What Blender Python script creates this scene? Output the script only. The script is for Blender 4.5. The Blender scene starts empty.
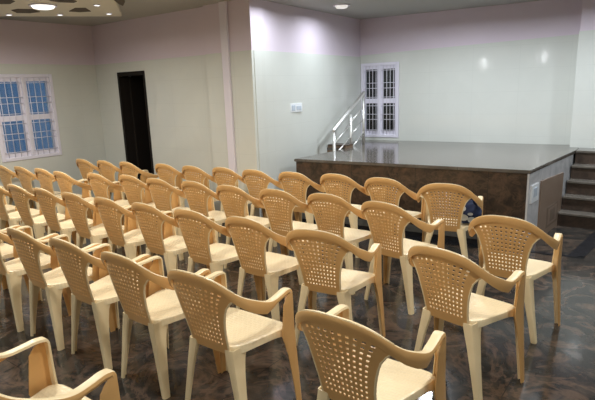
import bpy, bmesh, math, random
from mathutils import Vector, Matrix
random.seed(7)
SC = bpy.context.scene
COL = SC.collection
PI = math.pi

# ------------------------------------------------------------------ materials
def new_mat(name, color, rough=.5, spec=.5, **kw):
    m = bpy.data.materials.new(name); m.use_nodes = True
    b = m.node_tree.nodes['Principled BSDF']
    b.inputs['Base Color'].default_value = (*color, 1)
    b.inputs['Roughness'].default_value = rough
    b.inputs['Specular IOR Level'].default_value = spec
    for k, v in kw.items():
        b.inputs[k.replace('_', ' ')].default_value = v
    return m

def node(m, t, **inp):
    n = m.node_tree.nodes.new(t)
    for k, v in inp.items():
        n.inputs[k].default_value = v
    return n

def coords(m, scale=(1, 1, 1)):
    tc = node(m, 'ShaderNodeTexCoord'); mp = node(m, 'ShaderNodeMapping')
    mp.inputs['Scale'].default_value = scale
    m.node_tree.links.new(tc.outputs['Object'], mp.inputs['Vector'])
    return mp.outputs['Vector']

def noise(m, vec, scale, detail=4, rough=.55, dist=0):
    n = node(m, 'ShaderNodeTexNoise', Scale=scale, Detail=detail, Roughness=rough, Distortion=dist)
    m.node_tree.links.new(vec, n.inputs['Vector'])
    return n.outputs['Fac']

def ramp(m, fac, stops):
    r = node(m, 'ShaderNodeValToRGB')
    el = r.color_ramp.elements
    while len(el) < len(stops): el.new(.5)
    for e, (p, c) in zip(el, stops):
        e.position = p; e.color = (*c, 1)
    m.node_tree.links.new(fac, r.inputs['Fac'])
    return r.outputs['Color']

def mix(m, fac, a, b, mode='MIX'):
    n = m.node_tree.nodes.new('ShaderNodeMix'); n.data_type = 'RGBA'; n.blend_type = mode
    for sock, v in ((n.inputs[0], fac), (n.inputs[6], a), (n.inputs[7], b)):
        if isinstance(v, bpy.types.NodeSocket): m.node_tree.links.new(v, sock)
        elif isinstance(v, (int, float)): sock.default_value = v
        else: sock.default_value = (*v, 1)
    return n.outputs[2]

def to_color(m, out):
    m.node_tree.links.new(out, m.node_tree.nodes['Principled BSDF'].inputs['Base Color'])

def bump(m, h, strength, dist=.01):
    b = node(m, 'ShaderNodeBump', Strength=strength, Distance=dist)
    m.node_tree.links.new(h, b.inputs['Height'])
    m.node_tree.links.new(b.outputs['Normal'], m.node_tree.nodes['Principled BSDF'].inputs['Normal'])

def joints(m, vec, w, h, lw=.004):
    """1 on the joint lines of a stack-bond tile grid laid over the two used axes."""
    br = node(m, 'ShaderNodeTexBrick')
    br.offset = 0; br.squash = 1
    br.inputs['Scale'].default_value = 1
    br.inputs['Brick Width'].default_value = w; br.inputs['Row Height'].default_value = h
    br.inputs['Mortar Size'].default_value = lw; br.inputs['Mortar Smooth'].default_value = .3
    m.node_tree.links.new(vec, br.inputs['Vector'])
    return br.outputs['Fac']

M = {}
# chair plastic
def plastic(name, c1, c2, rough):
    m = new_mat(name, c1, rough, .5)
    v = coords(m)
    to_color(m, mix(m, noise(m, v, 9, 3), c1, c2))
    return m
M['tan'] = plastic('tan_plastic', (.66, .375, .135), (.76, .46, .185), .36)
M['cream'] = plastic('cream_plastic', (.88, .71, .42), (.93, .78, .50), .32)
mm = new_mat('cream_seat_plastic', (.93, .79, .52), .26)
vv = coords(mm)
br = node(mm, 'ShaderNodeTexBrick'); br.offset = .5
for k, val in (('Scale', 1), ('Brick Width', .034), ('Row Height', .020), ('Mortar Size', .006), ('Mortar Smooth', .6)):
    br.inputs[k].default_value = val
mm.node_tree.links.new(vv, br.inputs['Vector'])
bump(mm, br.outputs['Fac'], .35, .003)
M['seat'] = mm
# paint, tiles
def paint(name, c, sc=3):
    m = new_mat(name, c, .75, .25)
    v = coords(m)
    d = tuple(x * .93 for x in c)
    to_color(m, mix(m, noise(m, v, sc, 4), c, d))
    bump(m, noise(m, v, 60, 2), .05, .003)
    return m
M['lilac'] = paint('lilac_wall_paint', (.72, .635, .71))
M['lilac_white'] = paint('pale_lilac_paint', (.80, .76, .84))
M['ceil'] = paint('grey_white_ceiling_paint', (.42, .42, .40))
M['panel_paint'] = paint('cream_gypsum_paint', (.80, .76, .66))
M['slot'] = paint('painted_slot_shade', (.12, .10, .08))  # shade inside the panel cutouts, put into a dark colour
def wall_tile(name, c, axis='x'):
    m = new_mat(name, c, .16, .5)
    v = coords(m)
    sx = node(m, 'ShaderNodeSeparateXYZ'); m.node_tree.links.new(v, sx.inputs[0])
    cb = node(m, 'ShaderNodeCombineXYZ')
    m.node_tree.links.new(sx.outputs[0 if axis == 'x' else 1], cb.inputs[0])
    m.node_tree.links.new(sx.outputs[2], cb.inputs[1])
    j = joints(m, cb.outputs[0], .60, .30, .0025)
    n1 = noise(m, v, 2.2, 5, .6, .6)
    base = mix(m, n1, c, tuple(x * .90 for x in c))
    to_color(m, mix(m, j, base, tuple(x * .89 for x in c)))
    r = node(m, 'ShaderNodeMapRange'); r.inputs['To Min'].default_value = .04; r.inputs['To Max'].default_value = .09
    m.node_tree.links.new(noise(m, v, 5, 3), r.inputs['Value'])
    m.node_tree.links.new(r.outputs[0], m.node_tree.nodes['Principled BSDF'].inputs['Roughness'])
    return m
M['tile_x'] = wall_tile('cream_wall_tile_along_x', (.69, .71, .66), 'x')
M['tile_y'] = wall_tile('cream_wall_tile_along_y', (.69, .71, .66), 'y')
# stone
def stone(name, stops, scale, rough, vein=None, tile=None, jcol=(.02, .018, .016), dist=1.2, bmp=0):
    m = new_mat(name, stops[0][1], rough, .5)
    v = coords(m)
    c = ramp(m, noise(m, v, scale, 7, .62, dist), stops)
    if vein:
        vn = noise(m, v, vein[0], 6, .6, 2.2)
        f = ramp(m, vn, [(.0, (0, 0, 0)), (vein[2], (0, 0, 0)), (vein[2] + .05, (1, 1, 1)), (vein[2] + .12, (0, 0, 0)), (1, (0, 0, 0))])
        f2 = node(m, 'ShaderNodeMath'); f2.operation = 'MULTIPLY'; f2.inputs[1].default_value = vein[3]
        m.node_tree.links.new(f, f2.inputs[0])
        c = mix(m, f2.outputs[0], c, vein[1])
    if tile:
        c = mix(m, joints(m, v, tile, tile, .003), c, jcol)
    to_color(m, c)
    if bmp: bump(m, noise(m, v, 3, 2), bmp, .01)
    return m
M['floor'] = stone('brown_marble_floor', [(.34, (.022, .022, .021)), (.50, (.038, .036, .033)), (.62, (.066, .055, .046)), (.76, (.11, .085, .066))], 8.5, .12,
                   (2.2, (.17, .11, .078), .50, .55), .62, (.036, .034, .032), dist=.5)
M['stage_top'] = stone('grey_brown_granite_stage_top', [(.3, (.10, .088, .075)), (.7, (.15, .133, .115))], 5, .12, None, .9, (.08, .07, .06), 1.2, .01)
M['stage_front'] = stone('dark_brown_granite', [(.32, (.020, .014, .011)), (.5, (.052, .033, .022)), (.7, (.115, .065, .038))], 7, .30, (4, (.14, .085, .05), .5, .45), .75)
M['step'] = stone('dark_step_granite', [(.32, (.035, .025, .020)), (.55, (.070, .048, .036)), (.75, (.11, .075, .055))], 9, .28)
M['nosing'] = stone('grey_step_granite', [(.3, (.13, .115, .095)), (.7, (.19, .17, .145))], 9, .22)
M['black_stone'] = stone('black_granite_border', [(.3, (.010, .011, .014)), (.7, (.022, .024, .030))], 12, .18)
M['grey_stone'] = stone('grey_granite_skirting', [(.3, (.085, .085, .08)), (.7, (.14, .14, .13))], 12, .25)
M['marble'] = stone('white_grey_marble', [(.3, (.45, .46, .47)), (.55, (.62, .62, .63)), (.8, (.72, .72, .73))], 3, .25, None, None, dist=2)
M['board'] = stone('brown_laminate_board', [(.3, (.24, .17, .125)), (.7, (.29, .21, .155))], 2, .45)
M['etched'] = new_mat('etched_brown', (.19, .14, .105), .6)
M['brown_box'] = stone('brown_stone_kerb', [(.3, (.16, .10, .06)), (.7, (.24, .155, .095))], 9, .4)
M['white_pvc'] = new_mat('white_plastic_switch', (.85, .88, .90), .35)
M['grey_pvc'] = new_mat('pale_grey_plastic', (.55, .62, .70), .35)
M['frame'] = new_mat('white_window_paint', (.78, .76, .86), .45)
M['grille'] = new_mat('white_painted_steel', (.74, .72, .80), .4)
M['steel'] = new_mat('stainless_steel', (.86, .86, .84), .38, .5, Metallic=1.0)
M['door_dark'] = new_mat('very_dark_brown_wood', (.014, .011, .009), .75, .2)
M['dark_room'] = new_mat('painted_darkness', (.05, .045, .04), .9, .1)  # missing light beyond door and stage window, painted as a dark colour
M['navy'] = plastic('navy_cloth', (.010, .018, .055), (.016, .030, .09), .85)
M['bag_print'] = new_mat('pale_grey_print', (.50, .54, .55), .8)
def glass(name, col):
    m = bpy.data.materials.new(name); m.use_nodes = True
    nt = m.node_tree; nt.nodes.clear()
    o = nt.nodes.new('ShaderNodeOutputMaterial'); t = nt.nodes.new('ShaderNodeBsdfTransparent'); g = nt.nodes.new('ShaderNodeBsdfGlossy')
    t.inputs[0].default_value = (*col, 1); g.inputs[0].default_value = (1, 1, 1, 1); g.inputs['Roughness'].default_value = .03
    mx = nt.nodes.new('ShaderNodeMixShader'); mx.inputs[0].default_value = .06
    nt.links.new(t.outputs[0], mx.inputs[1]); nt.links.new(g.outputs[0], mx.inputs[2]); nt.links.new(mx.outputs[0], o.inputs[0])
    return m
M['glass'] = glass('clear_window_glass', (.92, .95, .97))
M['glass_dark'] = glass('dim_window_glass', (.55, .58, .58))
def emit(name, c, s):
    m = new_mat(name, (.8, .8, .8), .4)
    b = m.node_tree.nodes['Principled BSDF']
    b.inputs['Emission Color'].default_value = (*c, 1); b.inputs['Emission Strength'].default_value = s
    return m
M['lamp_soft'] = emit('frosted_lamp_diffuser', (1, .97, .9), .55)
M['lamp_on'] = emit('lit_lamp_diffuser', (1, .97, .90), 1.6)
M['lamp_spot'] = emit('lit_spot_lens', (.95, .97, 1), 2.2)
M['bulb'] = emit('lit_wall_bulb', (.95, .98, 1), 75)

# ------------------------------------------------------------------ mesh helpers
def obj(name, bm, mats, parent=None, smooth=False, loc=None):
    bmesh.ops.recalc_face_normals(bm, faces=bm.faces)
    me = bpy.data.meshes.new(name); bm.to_mesh(me); bm.free()
    if not isinstance(mats, (list, tuple)): mats = [mats]
    for m in mats: me.materials.append(m)
    if smooth:
        for p in me.polygons: p.use_smooth = True
    o = bpy.data.objects.new(name, me); COL.objects.link(o)
    if parent: o.parent = parent
    if loc: o.location = loc
    return o

def empty(name, loc=(0, 0, 0), rz=0, parent=None):
    o = bpy.data.objects.new(name, None); COL.objects.link(o)
    o.location = loc; o.rotation_euler = (0, 0, rz); o.empty_display_size = .1
    if parent: o.parent = parent
    return o

def tag(o, label, cat, group=None, kind=None):
    o['label'] = label; o['category'] = cat
    if group: o['group'] = group
    if kind: o['kind'] = kind
    return o

def struct(o, label=None, cat=None):
    o['kind'] = 'structure'
    if label: o['label'] = label
    if cat: o['category'] = cat
    return o

def box(bm, x0, x1, y0, y1, z0, z1, mi=0, bev=0):
    r = bmesh.ops.create_cube(bm, size=1)
    vs = r['verts']
    for v in vs:
        v.co = Vector(((x0 + x1) / 2 + v.co.x * (x1 - x0), (y0 + y1) / 2 + v.co.y * (y1 - y0), (z0 + z1) / 2 + v.co.z * (z1 - z0)))
    fs = list({f for v in vs for f in v.link_faces})
    for f in fs: f.material_index = mi
    if bev:
        es = list({e for f in fs for e in f.edges})
        r = bmesh.ops.bevel(bm, geom=es, offset=bev, segments=2, affect='EDGES', profile=.5)
        for f in r['faces']: f.material_index = mi
    return vs

def prism(bm, pts, z0, z1, mi=0):
    """vertical prism on a footprint; z0/z1 may be a per-point list."""
    n = len(pts)
    Z0 = z0 if isinstance(z0, (list, tuple)) else [z0] * n
    Z1 = z1 if isinstance(z1, (list, tuple)) else [z1] * n
    b = [bm.verts.new((p[0], p[1], z)) for p, z in zip(pts, Z0)]
    t = [bm.verts.new((p[0], p[1], z)) for p, z in zip(pts, Z1)]
    fs = [bm.faces.new(b[::-1]), bm.faces.new(t)]
    for i in range(n):
        j = (i + 1) % n
        fs.append(bm.faces.new((b[i], b[j], t[j], t[i])))
    for f in fs: f.material_index = mi
    return fs

def tube(bm, pts, r, seg=10, mi=0, caps=True):
    pts = [Vector(p) for p in pts]; rings = []
    for i, p in enumerate(pts):
        t = (pts[min(i + 1, len(pts) - 1)] - pts[max(i - 1, 0)]).normalized()
        a = t.cross(Vector((0, 0, 1)))
        if a.length < 1e-3: a = t.cross(Vector((0, 1, 0)))
        a.normalize(); b = t.cross(a)
        rr = r[i] if isinstance(r, (list, tuple)) else r
        rings.append([bm.verts.new(p + (a * math.cos(k * 2 * PI / seg) + b * math.sin(k * 2 * PI / seg)) * rr) for k in range(seg)])
    for A, B in zip(rings, rings[1:]):
        for k in range(seg):
            f = bm.faces.new((A[k], A[(k + 1) % seg], B[(k + 1) % seg], B[k])); f.material_index = mi; f.smooth = True
    if caps:
        for R in (rings[0][::-1], rings[-1]):
            f = bm.faces.new(R); f.material_index = mi

def disc(bm, r, z0, z1, seg=32, mi=0, r2=None):
    r2 = r if r2 is None else r2
    a = [bm.verts.new((r * math.cos(k * 2 * PI / seg), r * math.sin(k * 2 * PI / seg), z0)) for k in range(seg)]
    b = [bm.verts.new((r2 * math.cos(k * 2 * PI / seg), r2 * math.sin(k * 2 * PI / seg), z1)) for k in range(seg)]
    fs = [bm.faces.new(a[::-1]), bm.faces.new(b)]
    for k in range(seg):
        fs.append(bm.faces.new((a[k], a[(k + 1) % seg], b[(k + 1) % seg], b[k])))
    for f in fs: f.material_index = mi

def ring(bm, ro, ri, z0, z1, seg=32, mi=0):
    def c(r, z): return [bm.verts.new((r * math.cos(k * 2 * PI / seg), r * math.sin(k * 2 * PI / seg), z)) for k in range(seg)]
    A, B, Cc, D = c(ro, z0), c(ro, z1), c(ri, z1), c(ri, z0)
    for P, Q in ((A, B), (B, Cc), (Cc, D), (D, A)):
        for k in range(seg):
            f = bm.faces.new((P[k], P[(k + 1) % seg], Q[(k + 1) % seg], Q[k])); f.material_index = mi

# ------------------------------------------------------------------ room constants
ZC, ZB, HS = 2.628, 2.077, .80
A0 = (-4.09, 7.15)       # stage back left corner
K0 = (-3.925, 4.47)       # front end of the stage's left wall
BR = (-1.05, 7.46)       # right end of the back wall
LX = -7.09
RX, BY = 3.2, -3.6
T = .22

# floor
bm = bmesh.new(); box(bm, LX - .3, RX + .3, BY - .3, 9.2, -.12, 0)
struct(obj('floor', bm, M['floor']), 'polished dark brown marble floor under all the chairs', 'floor')
# ceiling
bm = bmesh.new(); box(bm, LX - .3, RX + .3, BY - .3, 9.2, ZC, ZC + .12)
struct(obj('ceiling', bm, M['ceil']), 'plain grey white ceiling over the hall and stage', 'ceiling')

def wall_seg(bm, p0, p1, out, z0, zb, z1, mt=0, mp=1, lip=.008):
    """one stretch p0->p1; 'out' is the vector away from the room; tiled to zb, painted above."""
    ox, oy = out; L = math.hypot(ox, oy); nx, ny = ox / L, oy / L
    zb = zb if isinstance(zb, (list, tuple)) else (zb, zb)
    q0, q1 = (p0[0] + ox, p0[1] + oy), (p1[0] + ox, p1[1] + oy)
    if zb[0] > z0:
        a0, a1 = (p0[0] - nx * lip, p0[1] - ny * lip), (p1[0] - nx * lip, p1[1] - ny * lip)
        prism(bm, [a0, a1, q1, q0], z0, [zb[0], zb[1], zb[1], zb[0]], mt)
    if z1 > zb[0]:
        prism(bm, [p0, p1, q1, q0], [max(z0, zb[0]), max(z0, zb[1]), max(z0, zb[1]), max(z0, zb[0])], z1, mp)

# back wall of the stage with window_2
W2 = dict(x0=-4.075, x1=-3.46, z0=.845, z1=1.975)
def by(x): return A0[1] + (x - A0[0]) * (BR[1] - A0[1]) / (BR[0] - A0[0])
def bz(x): return ZB + .02 + (x + 4.09) * .029
bm = bmesh.new()
o_ = (0, T)
wall_seg(bm, (A0[0] - .3, by(A0[0] - .3)), (W2['x0'], by(W2['x0'])), o_, 0, bz(-4.09), ZC)
wall_seg(bm, (W2['x1'], by(W2['x1'])), BR, o_, 0, (bz(W2['x1']), bz(BR[0])), ZC)
wall_seg(bm, (W2['x0'], by(W2['x0'])), (W2['x1'], by(W2['x1'])), o_, 0, W2['z0'], W2['z0'])
wall_seg(bm, (W2['x0'], by(W2['x0'])), (W2['x1'], by(W2['x1'])), o_, W2['z1'], (bz(W2['x0']), bz(W2['x1'])), ZC)
struct(obj('wall_back', bm, [M['tile_x'], M['lilac']]), 'long back wall of the stage, cream tile below lilac paint', 'wall')
# block to the right of the stage back wall, nearer the hall
bm = bmesh.new()
prism(bm, [(-1.10, 7.20), (RX + .3, 7.20), (RX + .3, 7.9), (-1.10, 7.9)], 0, 2.20, 0)
prism(bm, [(-1.09, 7.21), (RX + .3, 7.21), (RX + .3, 7.9), (-1.09, 7.9)], 2.20, ZC, 1)
struct(obj('wall_stairs', bm, [M['tile_x'], M['lilac']]), 'projecting wall behind the top of the stone stairs', 'wall')
# stage left wall
bm = bmesh.new()
wall_seg(bm, A0, K0, (-.10, 0), 0, ZB, ZC)
struct(obj('wall_stage_left', bm, [M['tile_y'], M['lilac']]), 'brightly lit wall left of the stage', 'wall')
# hall wall with the doorway, y = 4.5
DX0, DX1, DZ = -6.56, -5.93, 1.945
bm = bmesh.new()
hy = 4.50
def hw(x0, x1, z0, zb, z1, y=hy): wall_seg(bm, (x0, y), (x1, y), (0, T), z0, zb, z1)
hw(LX - .2, DX0, 0, ZB, ZC); hw(DX1, -4.66, 0, ZB, ZC); hw(DX0, DX1, DZ, ZB, ZC)
hw(-4.655, -3.925, 0, ZB, ZC, 4.44)
struct(obj('wall_door', bm, [M['tile_x'], M['lilac']]), 'hall wall with the dark doorway in it', 'wall')
# vertical strip on the pier
bm = bmesh.new(); box(bm, -4.365, -4.255, 4.405, 4.435, 0, ZC, 0, .004)
struct(obj('trim_1', bm, M['lilac_white']), 'pale lilac vertical strip on the pier left of the stage wall', 'trim')
bm = bmesh.new(); box(bm, -4.374, -4.366, 4.42, 4.435, 0, ZB)
struct(obj('trim_2', bm, M['grey_stone']), 'thin dark line beside the pale vertical strip', 'trim')
# left wall with window_1
W1 = dict(y0=2.985, y1=3.80, z0=.82, z1=1.945)
bm = bmesh.new()
def lw(y0, y1, z0, zb, z1): wall_seg(bm, (LX, y0), (LX, y1), (-T, 0), z0, zb, z1)
lw(BY, W1['y0'], 0, ZB, ZC); lw(W1['y1'], 4.6, 0, ZB, ZC); lw(W1['y0'], W1['y1'], 0, W1['z0'], W1['z0']); lw(W1['y0'], W1['y1'], W1['z1'], ZB, ZC)
struct(obj('wall_left', bm, [M['tile_y'], M['lilac']]), 'left hall wall holding the blue window', 'wall')
# remaining walls behind and right of the camera
bm = bmesh.new(); wall_seg(bm, (RX, BY), (RX, 7.3), (T, 0), 0, ZB, ZC)
struct(obj('wall_right', bm, [M['tile_y'], M['lilac']]), 'right hall wall', 'wall')
bm = bmesh.new(); wall_seg(bm, (LX - .2, BY), (RX + .2, BY), (0, -T), 0, ZB, ZC)
struct(obj('wall_front', bm, [M['tile_x'], M['lilac']]), 'rear hall wall opposite the stage', 'wall')

# doorway: frame and corridor beyond, its darkness put into the colour
d = struct(empty('door_1', ((DX0 + DX1) / 2, hy, 0)), 'tall dark open doorway in the hall wall', 'doorway')
w = (DX1 - DX0) / 2
bm = bmesh.new()
box(bm, -w, -w + .045, -.012, .14, 0, DZ); box(bm, w - .045, w, -.012, .14, 0, DZ); box(bm, -w + .045, w - .045, -.012, .14, DZ - .055, DZ)
obj('door_frame', bm, M['door_dark'], d)
bm = bmesh.new()
box(bm, -w + .045, -w + .085, .14, .72, .01, DZ - .06)
obj('door_leaf', bm, M['door_dark'], d)
bm = bmesh.new()
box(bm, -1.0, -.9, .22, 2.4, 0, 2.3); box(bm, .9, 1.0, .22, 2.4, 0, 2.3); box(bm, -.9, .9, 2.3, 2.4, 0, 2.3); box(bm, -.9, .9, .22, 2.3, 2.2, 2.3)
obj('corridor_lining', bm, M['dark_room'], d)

# windows: double casements with upper and lower lights and white bar grilles
def window(name, W, H, loc, rz, gl, label):
    """local x across, local -y faces the room, z up from the sill."""
    root = struct(empty(name, loc, rz), label, 'window')
    f = .044; fd = (-.02, .07)
    bm = bmesh.new()
    box(bm, 0, f, *fd, 0, H, 0, .004); box(bm, W - f, W, *fd, 0, H, 0, .004)
    box(bm, f, W - f, *fd, 0, f, 0, .004); box(bm, f, W - f, *fd, H - f, H, 0, .004)
    m = W / 2
    box(bm, m - .020, m + .020, *fd, f, H - f, 0, .004)
    obj('window_frame', bm, M['frame'], root)
    sf = W * .038
    for s in (0, 1):
        x0, x1 = (f, m - .020) if s == 0 else (m + .020, W - f)
        bm = bmesh.new()
        box(bm, x0, x0 + sf, .0, .05, f, H - f); box(bm, x1 - sf, x1, .0, .05, f, H - f)
        box(bm, x0 + sf, x1 - sf, .0, .05, f, f + .055); box(bm, x0 + sf, x1 - sf, .0, .05, H - f - .05, H - f)
        zm = H * .495
        box(bm, x0 + sf, x1 - sf, .0, .05, zm - .036, zm + .036)
        so = obj('sash', bm, M['frame'], root)
        for z0, z1 in ((f + .055, zm - .036), (zm + .036, H - f - .05)):
            bm = bmesh.new(); box(bm, x0 + sf, x1 - sf, .022, .028, z0, z1)
            obj('pane', bm, gl, so)
        bm = bmesh.new()
        n = 4
        for k in range(n):
            x = x0 + .012 + (x1 - x0 - .024) * (k + .5) / n
            tube(bm, [(x, -.008, f), (x, -.008, H - f)], .0048, 6)
        for fz in (.10, .245, .315, .43, .545, .665, .735, .90):
            z = fz * H
            tube(bm, [(x0 - .003, -.012, z), (x1 + .003, -.012, z)], .0045, 6)
        obj('grille', bm, M['grille'], root)
    return root
window('window_1', W1['y1'] - W1['y0'], W1['z1'] - W1['z0'], (LX, W1['y0'], W1['z0']), PI / 2, M['glass'], 'white barred window showing blue evening light')
window('window_2', W2['x1'] - W2['x0'], W2['z1'] - W2['z0'], (W2['x0'], by(W2['x0']), W2['z0']), math.atan2(BR[1] - A0[1], BR[0] - A0[0]), M['glass_dark'], 'white barred window with dark panes at the back of the stage')
# dark sheet added outside window_2 to block the blue sky
bm = bmesh.new(); box(bm, -5.2, -2.6, 8.6, 8.8, -.1, 3.2)
struct(obj('wall_sky_block', bm, M['dark_room']), 'added dark sheet blocking the sky outside the stage window', 'wall')

# ------------------------------------------------------------------ stage
FL, FR_ = (-4.03, 4.90), (-1.109, 5.198)      # front edge left / right
SB = (-.985, 6.90)                            # side edge back, where the stairs start
root = struct(empty('stage', (0, 0, 0)), 'raised granite stage with dark brown front', 'stage')
fx = lambda x: FL[1] + (x - FL[0]) * (FR_[1] - FL[1]) / (FR_[0] - FL[0])
zs = HS - .035
GX, GY, GB = -3.757, 6.05, -3.675          # the stair gap between stage and left wall
bm = bmesh.new()
prism(bm, [(GX + .015, fx(GX) + .02), (FR_[0] - .02, FR_[1] + .02), (SB[0] - .02, SB[1] + .1), (SB[0] - .02, 7.3), (-1.12, 7.3), (-1.12, by(-1.12)), (A0[0], A0[1]), (-4.06, GY + .015), (GB + .015, GY + .015)], .12, zs)
obj('stage_front', bm, M['stage_front'], root)
bm = bmesh.new()
prism(bm, [(GX, fx(GX)), FR_, SB, (SB[0], 7.19), (-1.11, 7.19), (-1.11, by(-1.11) - .009), (A0[0] + .009, A0[1] - .009), (-4.05, GY), (GB, GY)], zs, HS)
bmesh.ops.bevel(bm, geom=[e for e in bm.edges if abs(e.verts[0].co.z - e.verts[1].co.z) < 1e-5], offset=.006, segments=2, affect='EDGES')
obj('stage_top', bm, M['stage_top'], root)
def frontstrip(name, z0, z1, off, mat):
    bm = bmesh.new()
    prism(bm, [(GX, fx(GX) - off), (FR_[0] + off, FR_[1] - off), (FR_[0] + off, FR_[1] + .1), (GX, fx(GX) + .1)], z0, z1)
    obj(name, bm, mat, root)
frontstrip('skirting', .055, .125, .012, M['grey_stone'])
frontstrip('plinth', .0, .055, .004, M['black_stone'])
# marble side panel
sx = lambda y: FR_[0] + (y - FR_[1]) * (SB[0] - FR_[0]) / (SB[1] - FR_[1])
bm = bmesh.new()
prism(bm, [(sx(5.20) - .03, 5.21), (sx(5.21) - .012, 5.21), (sx(6.86) - .012, 6.86), (sx(6.86) - .03, 6.86)], 0, zs)
sp = obj('side_panel', bm, M['marble'], root)
sp['label'] = 'white grey marble side'
def side_plate(name, y0, y1, z0, z1, off, mat, parent, z0b=None, z1b=None):
    bm = bmesh.new()
    a, b = sx(y0), sx(y1)
    z0b = z0 if z0b is None else z0b; z1b = z1 if z1b is None else z1b
    prism(bm, [(a - .014, y0), (a - .012 + off, y0), (b - .012 + off, y1), (b - .014, y1)], [z0, z0, z0b, z0b], [z1, z1, z1b, z1b])
    return obj(name, bm, mat, parent)
bd = tag(side_plate('access_board', 5.575, 6.42, 0, .635, .014, M['board'], None, 0, .60), 'brown flat board set against the marble side of the stage', 'board')
side_plate('etched_square', 5.84, 6.26, .07, .30, .016, M['etched'], bd)
side_plate('inner_square', 5.88, 6.22, .095, .275, .018, M['board'], bd)
side_plate('etched_square', 5.96, 6.14, .12, .25, .019, M['etched'], bd)
ob = tag(side_plate('socket_plate', 5.27, 5.50, .455, .635, .012, M['white_pvc'], None), 'white socket plate on the marble side of the stage', 'socket')
side_plate('socket_insert', 5.33, 5.44, .51, .60, .017, M['grey_pvc'], ob)

# stone stairs at the right of the stage, one thing with its steps
st = struct(empty('stairs', (0, 0, 0)), 'dark granite stairs rising to the right end of the stage', 'stairs')
ny = [6.88, 6.73, 6.58, 6.43, 6.28]
x1 = 1.0
for i, y in enumerate(ny):
    z = HS - .16 * i
    xl = sx(y) + .004
    bm = bmesh.new()
    back = ny[i - 1] + .03 if i else 7.18
    box(bm, xl, x1, y + .018, back, max(0, z - .16), z - .028)
    so = obj('riser', bm, M['step'], st)
    bm = bmesh.new()
    box(bm, xl, x1, y, back - (.012 if i else 0), z - .028, z, 0, .006)
    obj('tread', bm, M['nosing'] if i else M['stage_top'], st)

# floor borders in black granite
def strip(name, pts, lab):
    bm = bmesh.new(); prism(bm, pts, 0, .004)
    struct(obj(name, bm, M['black_stone']), lab, 'floor border')
strip('trim_3', [(GX, fx(GX) - .14), (FR_[0], FR_[1] - .13), (FR_[0], FR_[1] - .015), (GX, fx(GX) - .015)], 'black granite strip along the foot of the stage')
strip('trim_4', [(FR_[0], 5.13), (-.60, 5.20), (-.60, 5.25), (FR_[0], 5.20)], 'black granite strip in front of the stairs')
strip('trim_5', [(-.735, 5.25), (-.60, 5.22), (-.50, 6.27), (-.635, 6.27)], 'black granite strip beside the foot of the stairs')

# narrow steps down between the stage and the left wall, with a railing
ls = struct(empty('stairs_side', (0, 0, 0)), 'narrow brown steps between the stage and the left wall', 'stairs')
for i in range(5):
    z = HS - .16 * i; y1 = GY + .02 - .27 * (i - 1) if i else GY + .05; y0 = GY - .27 * i
    bm = bmesh.new()
    if i == 0: box(bm, -4.04, GB - .003, GY + .003, GY + .012, HS - .30, HS - .035)
    else: box(bm, -4.03, GX - .003, y0, min(y1, GY), max(0, z - .16), z)
    obj('riser' if i == 0 else 'step', bm, M['brown_box'], ls)
bm = bmesh.new(); box(bm, -4.0, GB - .03, GY + .004, 6.25, HS, HS + .032)
kb = obj('stone_slab', bm, M['brown_box']); tag(kb, 'low brown stone slab at the top of the narrow side steps', 'slab')
bm = bmesh.new(); box(bm, -4.0, GB - .025, GY - .004, 6.255, HS + .032, HS + .045, 0, .003)
obj('slab_top', bm, M['stage_front'], kb)
RLX, RY0 = -3.745, 5.66
rl = tag(empty('stair_railing', (RLX, RY0, HS)), 'stainless steel railing sloping up along the left of the stage', 'railing')
kx = 3.745 / 3.64
def rt(name, pts, r):
    bm = bmesh.new(); tube(bm, [(0, p[0] * kx - RY0, (1.66 + (p[1] - 1.66) * kx if p[1] > .7 else p[1]) - HS) for p in pts], r, 10)
    return obj(name, bm, M['steel'], rl, True)
rt('post', [(5.66, .33), (5.66, 1.085)], .021)
rt('post', [(6.09, .60), (6.09, 1.265)], .021)
rt('post', [(6.44, .60), (6.44, 1.52)], .021)
rt('handrail', [(5.645, 1.07), (5.66, 1.09), (6.44, 1.54), (6.47, 1.545)], .026)
for a, b in (((5.68, .92), (6.07, 1.135)), ((5.68, .76), (6.07, .955)), ((6.11, 1.17), (6.42, 1.35)), ((6.11, .99), (6.42, 1.17)), ((6.11, .805), (6.42, .985))):
    rt('rod', [a, b], .0115)

# switch on the stage wall
sw = tag(empty('switch_plate', (-3.968, 5.28, 1.40)), 'white switch plate on the bright wall left of the stage', 'switch')
bm = bmesh.new(); box(bm, -.02, .012, -.125, .125, -.055, .055, 0, .004); obj('plate', bm, M['white_pvc'], sw)
bm = bmesh.new(); box(bm, .010, .018, -.10, -.03, -.035, .035, 0, .003); obj('switch_rocker', bm, M['grey_pvc'], sw)
bm = bmesh.new(); box(bm, .010, .017, .0, .10, -.03, .02, 0, .003); obj('socket', bm, M['grey_pvc'], sw)

# ------------------------------------------------------------------ ceiling panel and lamps
U1 = Vector((.6216, .7833)); U2 = Vector((.7910, -.6118))       # along the far edge / towards the camera side
P0 = Vector((-5.653, 4.026))                                      # far right corner
ZP = 2.575
bm = bmesh.new()
a = P0; b_ = P0 + U2 * 3.4; c_ = b_ - U1 * 1.62; d_ = P0 - U1 * 1.62
cp = empty('ceiling_panel', (P0.x, P0.y, ZP))
tag(cp, 'cream decorative gypsum panel with dark slots under the ceiling', 'ceiling panel')
def Q(u, v): return (-U1.x * u + U2.x * v, -U1.y * u + U2.y * v)
prism(bm, [Q(0, 0), Q(0, 3.4), Q(1.36, 3.4), Q(1.36, 0)], 0, ZC - ZP)
bmesh.ops.bevel(bm, geom=[e for e in bm.edges if e.verts[0].co.z < .01 and e.verts[1].co.z < .01], offset=.008, segments=2, affect='EDGES')
obj('panel_board', bm, M['panel_paint'], cp)
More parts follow.
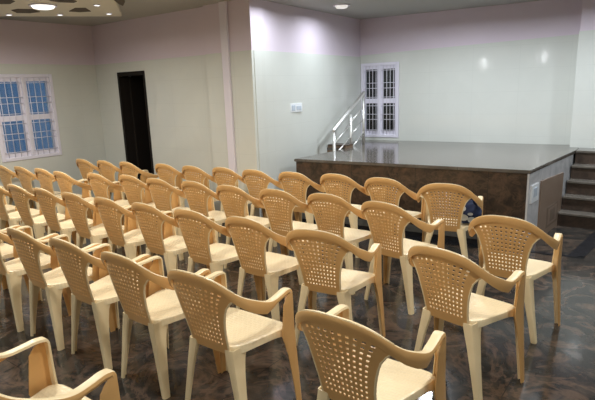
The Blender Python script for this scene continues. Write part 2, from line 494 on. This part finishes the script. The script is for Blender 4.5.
def slot(pts):
    """dark plate for a cutout, the shade put into its colour, given in world xy."""
    bm = bmesh.new(); prism(bm, [(p[0] - P0.x, p[1] - P0.y) for p in pts], -.006, .01)
    obj('dark_slot', bm, M['slot'], cp)
def hexslot(a, b, w):
    a = Vector(a); b = Vector(b); d = (b - a); n = Vector((-d.y, d.x)).normalized() * w
    slot([a, a + d * .2 + n, a + d * .8 + n, b, b - d * .2 - n, a + d * .2 - n])
for pts in (((-5.943, 2.843), (-5.822, 2.855), (-5.747, 2.979), (-5.863, 3.114), (-6.013, 3.076), (-6.083, 2.966)),
            ((-5.638, 3.328), (-5.393, 3.258), (-5.325, 3.34), (-5.49, 3.507), (-5.611, 3.445)),
            ((-5.122, 2.837), (-5.04, 2.773), (-4.882, 2.909), (-4.993, 3.047), (-5.082, 3.066), (-5.148, 2.933)),
            ((-5.521, 2.485), (-5.344, 2.428), (-5.275, 2.506), (-5.369, 2.615), (-5.542, 2.646), (-5.643, 2.547)),
            ((-4.584, 3.162), (-4.472, 3.164), (-4.715, 3.413), (-4.942, 3.546), (-4.839, 3.414))):
    slot(pts)

def spot_lamp(x, y, z, label, r, mat, group=None, power=0, color=(1, .95, .87), spread=150, cat='downlight', name='downlight'):
    o = tag(empty(name, (x, y, z)), label, cat, group)
    bm = bmesh.new(); ring(bm, r * 1.22, r, -.012, .0, 28); obj('rim', bm, M['frame'], o)
    bm = bmesh.new(); disc(bm, r * .8, -.034 if r > .05 else -.012, -.001, 28, 0, r); obj('diffuser', bm, mat, o)
    if power:
        L = bpy.data.lights.new('downlight_glow', 'AREA'); L.shape = 'DISK'; L.size = r * 1.8; L.energy = power; L.color = color; L.spread = math.radians(spread)
        l = bpy.data.objects.new('downlight_glow', L); COL.objects.link(l); l.location = (x, y, z - .045)
    return o
COOL = (.85, .92, 1.0); WARM = (1, .96, .89)
PWS, PWH = 29, 19.5
spot_lamp(-3.52, 5.70, ZC, 'round ceiling downlight near the bright stage wall', .085, M['lamp_soft'], None, 10, COOL, 170)
stage_lamps = [(-3.52, 4.55), (-2.35, 5.95), (-1.0, 5.95), (.6, 5.9)]
for i, (x, y) in enumerate(stage_lamps):
    spot_lamp(x, y, ZC, 'round ceiling downlight above the stage, out of the picture', .085, M['lamp_on'], 'downlights above the stage', PWS if i else 10, COOL, 170)
for x, y, f in ((-5.3, 1.9, 2.2), (-6.0, -.3, 1.6), (-2.8, 3.3, 1), (-2.8, 1.3, 1), (-.6, 3.3, 1), (-.6, 1.3, 1), (1.6, 2.3, 1), (-4.4, -.6, .6), (-1.5, -1.2, 1), (1.2, -1.2, 1)):  # unseen lamps added to brighten the hall and its left walls
    spot_lamp(x, y, ZC, 'added unseen ceiling downlight that brightens the chairs and hall', .085, M['lamp_on'], 'added downlights above the chairs', PWH * f, WARM, 170)
L = bpy.data.lights.new('ceiling_lamp_glow', 'AREA'); L.shape = 'DISK'; L.size = .2; L.energy = 9; L.color = WARM; L.spread = math.radians(170)
l = bpy.data.objects.new('ceiling_lamp_glow', L); COL.objects.link(l); l.location = (-5.428, 2.924, ZP - .05)
cl = tag(empty('ceiling_lamp', (-5.428, 2.924, ZP)), 'large round lamp glowing in the cream ceiling panel', 'ceiling lamp')
bm = bmesh.new(); ring(bm, .135, .115, -.014, 0, 32); obj('rim', bm, M['frame'], cl)
bm = bmesh.new(); disc(bm, .07, -.040, -.032, 32, 0, .10); disc(bm, .10, -.032, -.002, 32, 0, .115); obj('lamp_shade', bm, M['lamp_on'], cl)
for i, (x, y, n) in enumerate(((-6.248, 2.954, 'small spotlight in the ceiling panel, nearest the left wall'), (-5.91, 3.372, 'small spotlight in the ceiling panel, between the large round lamp and the left wall'),
                (-5.057, 3.309, 'small spotlight in the ceiling panel, between two dark slots'), (-5.503, 3.746, 'small spotlight in the ceiling panel, at its corner nearest the doorway'))):
    spot_lamp(x, y, ZP, n, .028, M['lamp_spot'], 'small spotlights in the ceiling panel', 0)
for x, z in ((-3.29, 2.205), (-1.50, 2.31)):
    w_ = tag(empty('wall_lamp', (x, BY + .001, z)), 'small twin bulb wall lamp on the rear hall wall', 'wall lamp', 'lamps on the rear wall')
    bm = bmesh.new(); box(bm, -.03, .03, 0, .03, -.11, .11, 0, .004); obj('back_plate', bm, M['white_pvc'], w_)
    for dz in (-.075, .075):
        bm = bmesh.new(); tube(bm, [(0, .025, dz), (0, .06, dz)], .014, 12); obj('bulb_holder', bm, M['white_pvc'], w_)
        bm = bmesh.new(); bmesh.ops.create_uvsphere(bm, u_segments=16, v_segments=10, radius=.026 if dz < 0 else .034, matrix=Matrix.Translation((0, .085, dz))); obj('bulb', bm, M['bulb'], w_, True)

# ------------------------------------------------------------------ the plastic armchair
def cr(P, n=5):
    P = [Vector(p) for p in P]; Qp = [2 * P[0] - P[1]] + P + [2 * P[-1] - P[-2]]; o = []
    for i in range(1, len(Qp) - 2):
        a, b, c, d = Qp[i - 1:i + 3]
        for k in range(n):
            t = k / n; o.append(.5 * ((2 * b) + (c - a) * t + (2 * a - 5 * b + 4 * c - d) * t * t + (3 * b - a - 3 * c + d) * t ** 3))
    o.append(Qp[-2]); return o
CW = .965
HOOP = [(0, -.275, .835), (.08, -.272, .831), (.155, -.256, .812), (.215, -.225, .774), (.255, -.172, .730), (.276, -.105, .695), (.283, -.035, .664), (.280, .025, .648), (.275, .09, .651), (.270, .14, .657), (.268, .170, .655)]
HOOP = [(x * CW, y, z) for x, y, z in HOOP]
hp = cr(HOOP, 5)
def lerp_tab(tab, x):
    if x <= tab[0][0]: return tab[0][1]
    for (a, va), (b, vb) in zip(tab, tab[1:]):
        if x <= b: return va + (vb - va) * (x - a) / (b - a)
    return tab[-1][1]
N = len(hp)
# per-station face height and flange width, by index fraction
FH = [(0, .046), (.20, .050), (.38, .060), (.50, .068), (.60, .064), (.68, .040), (.74, .026), (1, .028)]
FW = [(0, .016), (.30, .018), (.50, .024), (.62, .034), (.72, .044), (1, .048)]
def section(P, O, Nn, w, h, side, lip=.010):
    """inverted L: lip, flange, rounded corner, outer face.  O outward, Nn 'up'."""
    r = .010
    Oo = O
    pts = [P - Oo * w - Nn * (lip + .002), P - Oo * (w - .004) - Nn * .002, P - Oo * (w * .5), P - Oo * r, P - Oo * (r * .3) - Nn * (r * .3), P - Nn * r, P - Nn * (h * .55) + Oo * .002, P - Nn * h - Oo * .003]
    return pts
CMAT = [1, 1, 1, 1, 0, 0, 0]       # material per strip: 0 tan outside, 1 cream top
def hoop_stations():
    st = []
    for i, p in enumerate(hp):
        t = hp[min(i + 1, N - 1)] - hp[max(i - 1, 0)]
        if i == 0: t = Vector((1, 0, 0))
        t.normalize(); th = Vector((t.x, t.y, 0)).normalized()
        O = Vector((th.y, -th.x, 0))
        lean = Vector((0, -.12, 1)).normalized() if i / N < .4 else Vector((0, 0, 1))
        k = min(1, max(0, (i / N - .25) / .25)); Nn = (Vector((0, -.14, 1)) * (1 - k) + Vector((0, 0, 1)) * k).normalized()
        f = i / (N - 1)
        st.append((p.copy(), O, Nn, lerp_tab(FW, f), lerp_tab(FH, f)))
    return st
ST = hoop_stations()
JS = int(N * .66)                   # where the backrest band ends and the armrest begins
def loft(bm, rings, mats, flip=False):
    R = [[bm.verts.new(p) for p in r] for r in rings]
    for a, b in zip(R, R[1:]):
        for k in range(len(a) - 1):
            f = bm.faces.new((a[k], a[k + 1], b[k + 1], b[k])); f.material_index = mats[k]; f.smooth = True
def shell(bm, t):
    """wall thickness: an inner copy of the surface, joined along its open edges."""
    bm.normal_update()
    vs = bm.verts[:]; fs = bm.faces[:]; es = [e for e in bm.edges if len(e.link_faces) == 1]
    loops = []
    for e in es:
        f = e.link_faces[0]; l = [l for l in f.loops if l.edge == e][0]
        loops.append((l.vert, l.link_loop_next.vert, f.material_index))
    twin = {v: bm.verts.new(v.co - v.normal * t) for v in vs}
    for f in fs:
        g = bm.faces.new([twin[v] for v in reversed(f.verts)]); g.material_index = f.material_index; g.smooth = True
    for a, b, mi in loops:
        g = bm.faces.new((b, a, twin[a], twin[b])); g.material_index = mi
def thick(bm, t):
    # give the shell its wall thickness (inwards)
    bmesh.ops.recalc_face_normals(bm, faces=bm.faces)
    tot = sum(((f.normal.x * f.calc_center_median().x + f.normal.y * f.calc_center_median().y + f.normal.z * .15) * f.calc_area() for f in bm.faces))
    if tot < 0: bmesh.ops.reverse_faces(bm, faces=bm.faces[:])
    shell(bm, t)
def mir(v, s): return Vector((v.x * s, v.y, v.z))

def finish(name, bm, mats, parent):
    o = obj(name, bm, mats, parent)
    me = o.data
    for p in me.polygons: p.use_smooth = True
    try: me.set_sharp_from_angle(angle=math.radians(42))
    except Exception: pass
    return o

# --- band of the backrest
def band_bm():
    bm = bmesh.new(); rings = []
    for i in range(JS, 0, -1):
        P, O, Nn, w, h = ST[i]
        rings.append([mir(q, -1) for q in section(P, O, Nn, w, h, 1)])
    for i in range(0, JS + 1):
        P, O, Nn, w, h = ST[i]; rings.append(section(P, O, Nn, w, h, 1))
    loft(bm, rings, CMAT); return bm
HX = sorted([(abs(p.x), p.z, p.y) for p in hp[:int(N * .5)]])
def hoop_z(x): return lerp_tab([(a, b) for a, b, c in HX], abs(x))
def hoop_y(x): return lerp_tab([(a, c) for a, b, c in HX], abs(x))
PW = [(.37, .127), (.45, .130), (.52, .136), (.58, .145), (.64, .158), (.69, .173), (.73, .193), (.77, .216), (.84, .218)]
def panel_pt(u, v):
    zz = .398 + .417 * v
    x = u * lerp_tab(PW, zz) * CW
    ztop = hoop_z(x) - .022
    z = .398 + (min(.815, ztop) - .398) * v
    k = max(0, (v - .25) / .75); k = k * k * (3 - 2 * k)
    y0 = -.172 - (z - .42) / .415 * .101
    y = y0 + (hoop_y(x) - hoop_y(0)) * (.35 + .65 * k) + .004
    return Vector((x, y, z))
def panel_bm(bm):
    NC, NR = 10, 12
    us = [-1, -.93]
    p = 1.64 / NC
    for k in range(NC):
        c = -.82 + p * (k + .5)
        us += [c - p * .23, c + p * .23]
    us += [.93, 1]
    us = sorted(us)
    vs = [0, .06]
    q = .78 / NR
    for k in range(NR):
        c = .115 + q * (k + .5)
        vs += [c - q * .215, c + q * .215]
    vs += [.93, .97, 1]
    G = [[bm.verts.new(panel_pt(u, v)) for u in us] for v in vs]
    for j in range(len(vs) - 1):
        for i in range(len(us) - 1):
            hole = (i >= 2 and i < 2 + 2 * NC and (i - 2) % 2 == 0) and (j >= 2 and j < 2 + 2 * NR and (j - 2) % 2 == 0)
            if hole: continue
            f = bm.faces.new((G[j][i], G[j][i + 1], G[j + 1][i + 1], G[j + 1][i])); f.material_index = 0; f.smooth = True
bmA = band_bm(); thick(bmA, .0045)
bmP = bmesh.new(); panel_bm(bmP)
bmP.normal_update()
if sum(f.normal.y for f in bmP.faces) > 0: bmesh.ops.reverse_faces(bmP, faces=bmP.faces[:])
shell(bmP, .005)
me_ = bpy.data.meshes.new('tmp'); bmP.to_mesh(me_); bmP.free(); bmA.from_mesh(me_); bpy.data.meshes.remove(me_)
# ribs down both edges of the panel
for s in (-1, 1):
    pts = [panel_pt(s * .995, v) + Vector((0, .004, 0)) for v in (0, .1, .2, .3, .4, .5, .6, .7, .8, .88)]
    tube(bmA, pts, .0058, 8, 1)

chair = empty('plastic_armchair', (0, 0, 0))
finish('backrest', bmA, [M['tan'], M['cream']], chair)

# --- armrests with front legs below
def arm_leg(s):
    bm = bmesh.new(); rings = []
    for i in range(JS, N):
        P, O, Nn, w, h = ST[i]; rings.append([mir(q, s) for q in section(P, O, Nn, w, h, 1)])
    P, O, Nn, w, h = ST[-1]
    O = Vector((1, 0, 0))
    for a, dy, dz, hh in ((30, .010, -.003, .028), (60, .019, -.012, .032), (90, .024, -.026, .040)):
        Nn = Vector((0, math.sin(math.radians(a)), math.cos(math.radians(a))))
        rings.append([mir(q, s) for q in section(P + Vector((0, dy, dz)), O, Nn, .048, hh, 1)])
    F0 = P + Vector((0, .024, -.026))
    def fr(z, yf, xo, w, h): return [mir(q, s) for q in section(Vector((xo, yf, z)), Vector((1, 0, 0)), Vector((0, 1, 0)), w, h, 1)]
    rings.append(fr(.612, F0.y + .0005, F0.x, .049, .058))
    top = fr(.585, F0.y + .001, F0.x + .001, .050, .080)
    rings.append(top)
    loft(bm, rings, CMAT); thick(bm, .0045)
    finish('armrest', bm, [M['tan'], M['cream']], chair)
    bm = bmesh.new()
    rr = [top]
    x0 = F0.x
    for z, dyf, dx, w, h in ((.52, .002, .001, .050, .090), (.46, .003, .001, .054, .100), (.42, .004, .002, .060, .106), (.37, .006, .004, .058, .092), (.30, .008, .008, .050, .074), (.18, .010, .016, .044, .059), (.08, .012, .022, .040, .050), (0, .013, .027, .036, .043)):
        rr.append(fr(z, F0.y + dyf, x0 + dx, w, h))
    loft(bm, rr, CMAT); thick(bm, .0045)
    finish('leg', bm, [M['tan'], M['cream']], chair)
for s in (1, -1): arm_leg(s)

# --- rear legs: L with a soft ridge at the outer rear corner
def rear_leg(s):
    bm = bmesh.new(); rr = []
    for z, x, y, wx, wy in ((.425, .153, -.168, .060, .105), (.395, .156, -.170, .060, .096), (.36, .161, -.172, .056, .082), (.30, .172, -.175, .050, .068), (.20, .188, -.179, .044, .055), (.10, .205, -.184, .039, .046), (0, .221, -.189, .034, .040)):
        P = Vector((x, y, z))
        ring_ = [P + Vector((-wx, .012, 0)), P + Vector((-wx + .006, .002, 0)), P + Vector((-wx * .5, 0, 0)), P + Vector((-.010, .001, 0)), P + Vector((-.003, .004, 0)), P + Vector((0, .012, 0)), P + Vector((.002, wy * .55, 0)), P + Vector((0, wy, 0))]
        rr.append([mir(q, s) for q in ring_])
    loft(bm, rr, [0] * 7); thick(bm, .0045)
    finish('leg', bm, [M['cream']], chair)
for s in (1, -1): rear_leg(s)

# --- seat
def seat():
    bm = bmesh.new(); n = 48
    def outline(k, sc):
        a = 2 * PI * k / n; c, s_ = math.cos(a), math.sin(a)
        e = .30
        ux = math.copysign(abs(c) ** e, c) ; uy = math.copysign(abs(s_) ** e, s_)
        m_ = max(abs(c), abs(s_))
        # rounded square
        ux = c / (abs(c) ** 7 + abs(s_) ** 7) ** (1 / 7); uy = s_ / (abs(c) ** 7 + abs(s_) ** 7) ** (1 / 7)
        hw_ = .203 + .050 * uy
        return ux * sc * hw_ * CW, .026 + uy * sc * .186
    def top(x, y):
        u = x / .22; v = (y - .026) / .186
        z = .438 - .016 * max(0, 1 - u * u) * max(0, 1 - v * v) - .010 * max(0, v - .6) + .004 * max(0, -v - .6)
        return z
    rings = []
    for sc in (.0, .2, .4, .6, .75, .87, .95):
        if sc == 0: rings.append([bm.verts.new((0, .026, top(0, .026)))]); continue
        rings.append([bm.verts.new((*outline(k, sc), top(*outline(k, sc)))) for k in range(n)])
    for sc, dz in ((.985, -.003), (1.0, -.012), (1.005, -.026), (1.008, -.058)):
        rr = []
        for k in range(n):
            x, y = outline(k, sc); u = x / .22; v = (y - .026) / .186
            cn = min(1, abs(u) * .95) * min(1, abs(v)); dzz = dz if dz > -.05 else -.034 - .046 * cn ** 3
            rr.append(bm.verts.new((x, y, top(*outline(k, .95)) + dzz)))
        rings.append(rr)
    for k in range(n):
        f = bm.faces.new((rings[0][0], rings[1][k], rings[1][(k + 1) % n]))
    for A, B in zip(rings[1:], rings[2:]):
        for k in range(n): bm.faces.new((A[k], A[(k + 1) % n], B[(k + 1) % n], B[k]))
    thick(bm, .005)
    return finish('seat', bm, [M['seat']], chair)
seat()

PARTS = list(chair.children)
def copy_chair():
    r = chair.copy(); COL.objects.link(r)
    for c in PARTS:
        k = c.copy(); COL.objects.link(k); k.parent = r
    return r

ORD = ['first', 'second', 'third', 'fourth', 'fifth', 'sixth', 'seventh', 'eighth', 'ninth', 'tenth', 'eleventh', 'twelfth', 'thirteenth']
ROWS = {
 'front row nearest the stage': [(-1.571, 4.311, .17), (-2.097, 4.331, 0), (-2.594, 4.319, 0), (-3.065, 4.234, .03), (-3.515, 4.172, 0), (-3.944, 4.145, 0), (-4.365, 4.072, 0), (-4.816, 4.043, 0), (-5.40, 3.952, -.04), (-5.81, 3.901, 0), (-6.24, 3.862, 0)],
 'second row from the stage': [(-.815, 3.46, -.03), (-1.628, 3.455, -.15), (-2.173, 3.512, 0), (-2.651, 3.463, 0), (-3.133, 3.412, 0), (-3.599, 3.402, 0), (-4.056, 3.343, 0), (-4.51, 3.34, 0), (-4.97, 3.249, 0), (-5.47, 3.14, -.03), (-5.94, 3.16, 0), (-6.36, 3.121, 0), (-6.77, 3.073, 0)],
 'third row from the stage': [(-.875, 2.655, -.19), (-1.708, 2.618, .13), (-2.242, 2.63, 0), (-2.742, 2.598, 0), (-3.225, 2.571, 0), (-3.701, 2.542, 0), (-4.175, 2.521, 0), (-4.65, 2.502, 0), (-5.094, 2.469, 0), (-5.55, 2.44, 0), (-6.0, 2.40, 0)],
 'fourth row from the stage': [(-.95, 1.718, -.02), (-1.769, 1.741, .015), (-2.31, 1.722, 0), (-2.84, 1.71, 0), (-3.335, 1.681, 0), (-3.85, 1.66, 0), (-4.37, 1.63, 0)],
 'rear row': [(-1.85, .758, .02)],
}
used = False
FRONTROW = None
for row, lst in ROWS.items():
    for i, (x, y, r) in enumerate(lst):
        o = copy_chair() if used else chair
        used = True
        dist = math.hypot(x, y)
        kx = 1 if x > -2.0 else (.93 if x > -3.0 else .895)
        if kx < 1: x -= .018
        o.location = (x, y, 0); o.rotation_euler = (0, 0, r); o.scale = (kx, 1, 1)
        if row == 'rear row': lab = 'plastic armchair alone in the nearest row, only arms and seat showing'
        elif i == 0: lab = f'tan plastic armchair at the right end of the {row}'
        elif i == len(lst) - 1: lab = f'tan plastic armchair at the far left end of the {row}'
        else: lab = f'tan plastic armchair, {ORD[i]} from the right in the {row}'
        if row.startswith('front') and i == 0: lab = 'plastic armchair holding the navy bag, right end of the front row'; FRONTROW = o
        tag(o, lab, 'chair', 'plastic armchairs set out in rows')

# ------------------------------------------------------------------ navy cloth bag on the front row chair
bag = tag(empty('cloth_bag', (-1.425, 4.36, .434), .25), 'navy cloth bag with pale print on a front row chair seat', 'bag')
bm = bmesh.new()
r = bmesh.ops.create_icosphere(bm, subdivisions=4, radius=1)
from mathutils import noise as mn
for v in bm.verts:
    d = v.co.copy()
    f = 1 + .16 * mn.noise(d * 2.3) + .06 * mn.noise(d * 6)
    z = d.z
    v.co = Vector((d.x * .115 * f * (1 - .25 * max(0, z)), d.y * .10 * f * (1 - .35 * max(0, z)), .105 + d.z * .105 * f))
    v.co.z = max(.004, v.co.z)
obj('bag_body', bm, M['navy'], bag, True)
bm = bmesh.new(); tube(bm, [(-.06, -.03, .17), (-.045, -.04, .225), (0, -.04, .25), (.045, -.03, .22), (.06, -.02, .17)], .010, 8)
obj('bag_handle', bm, M['navy'], bag, True)
bm = bmesh.new()
def patch(cx, cz, rx, rz):
    vs = []
    for k in range(12):
        a = k * PI / 6; x = cx + rx * math.cos(a); z = cz + rz * math.sin(a)
        y = -.110 * math.sqrt(max(.05, 1 - (x / .13) ** 2 - ((z - .105) / .13) ** 2))
        vs.append(bm.verts.new((x, y - .008, z)))
    bm.faces.new(vs)
patch(-.03, .075, .045, .03); patch(.04, .055, .03, .03); patch(-.03, .155, .022, .022); patch(.03, .11, .022, .013)
bmesh.ops.recalc_face_normals(bm, faces=bm.faces)
bmesh.ops.solidify(bm, geom=bm.faces[:], thickness=.003)
obj('print', bm, M['bag_print'], bag)

# ------------------------------------------------------------------ world: blue dusk outside
wd = bpy.data.worlds.new('dusk'); SC.world = wd; wd.use_nodes = True
bg = wd.node_tree.nodes['Background']; bg.inputs[0].default_value = (.045, .115, .23, 1); bg.inputs[1].default_value = 1.0

# ------------------------------------------------------------------ camera
cam = bpy.data.cameras.new('camera'); co = bpy.data.objects.new('camera', cam); COL.objects.link(co)
cam.sensor_width = 36; cam.lens = 508.97 * 36 / 595; cam.clip_start = .05
Fv = Vector((-0.5886692223036603, 0.7786745373869562, -0.21710483996818986))
Rv = Vector((0.8017358237362371, 0.5967329085954712, -0.03360810523023228))
Uv = Vector((-0.10338382683176897, 0.19384478487800103, 0.9755695688802619))
co.matrix_world = Matrix(((Rv.x, Uv.x, -Fv.x, 0), (Rv.y, Uv.y, -Fv.y, 0), (Rv.z, Uv.z, -Fv.z, 1.66), (0, 0, 0, 1)))
SC.camera = co
SC.view_settings.view_transform = 'Standard'; SC.view_settings.look = 'None'
SC.view_settings.gamma = 1; SC.view_settings.use_curve_mapping = False
SC.view_settings.exposure = 0.0
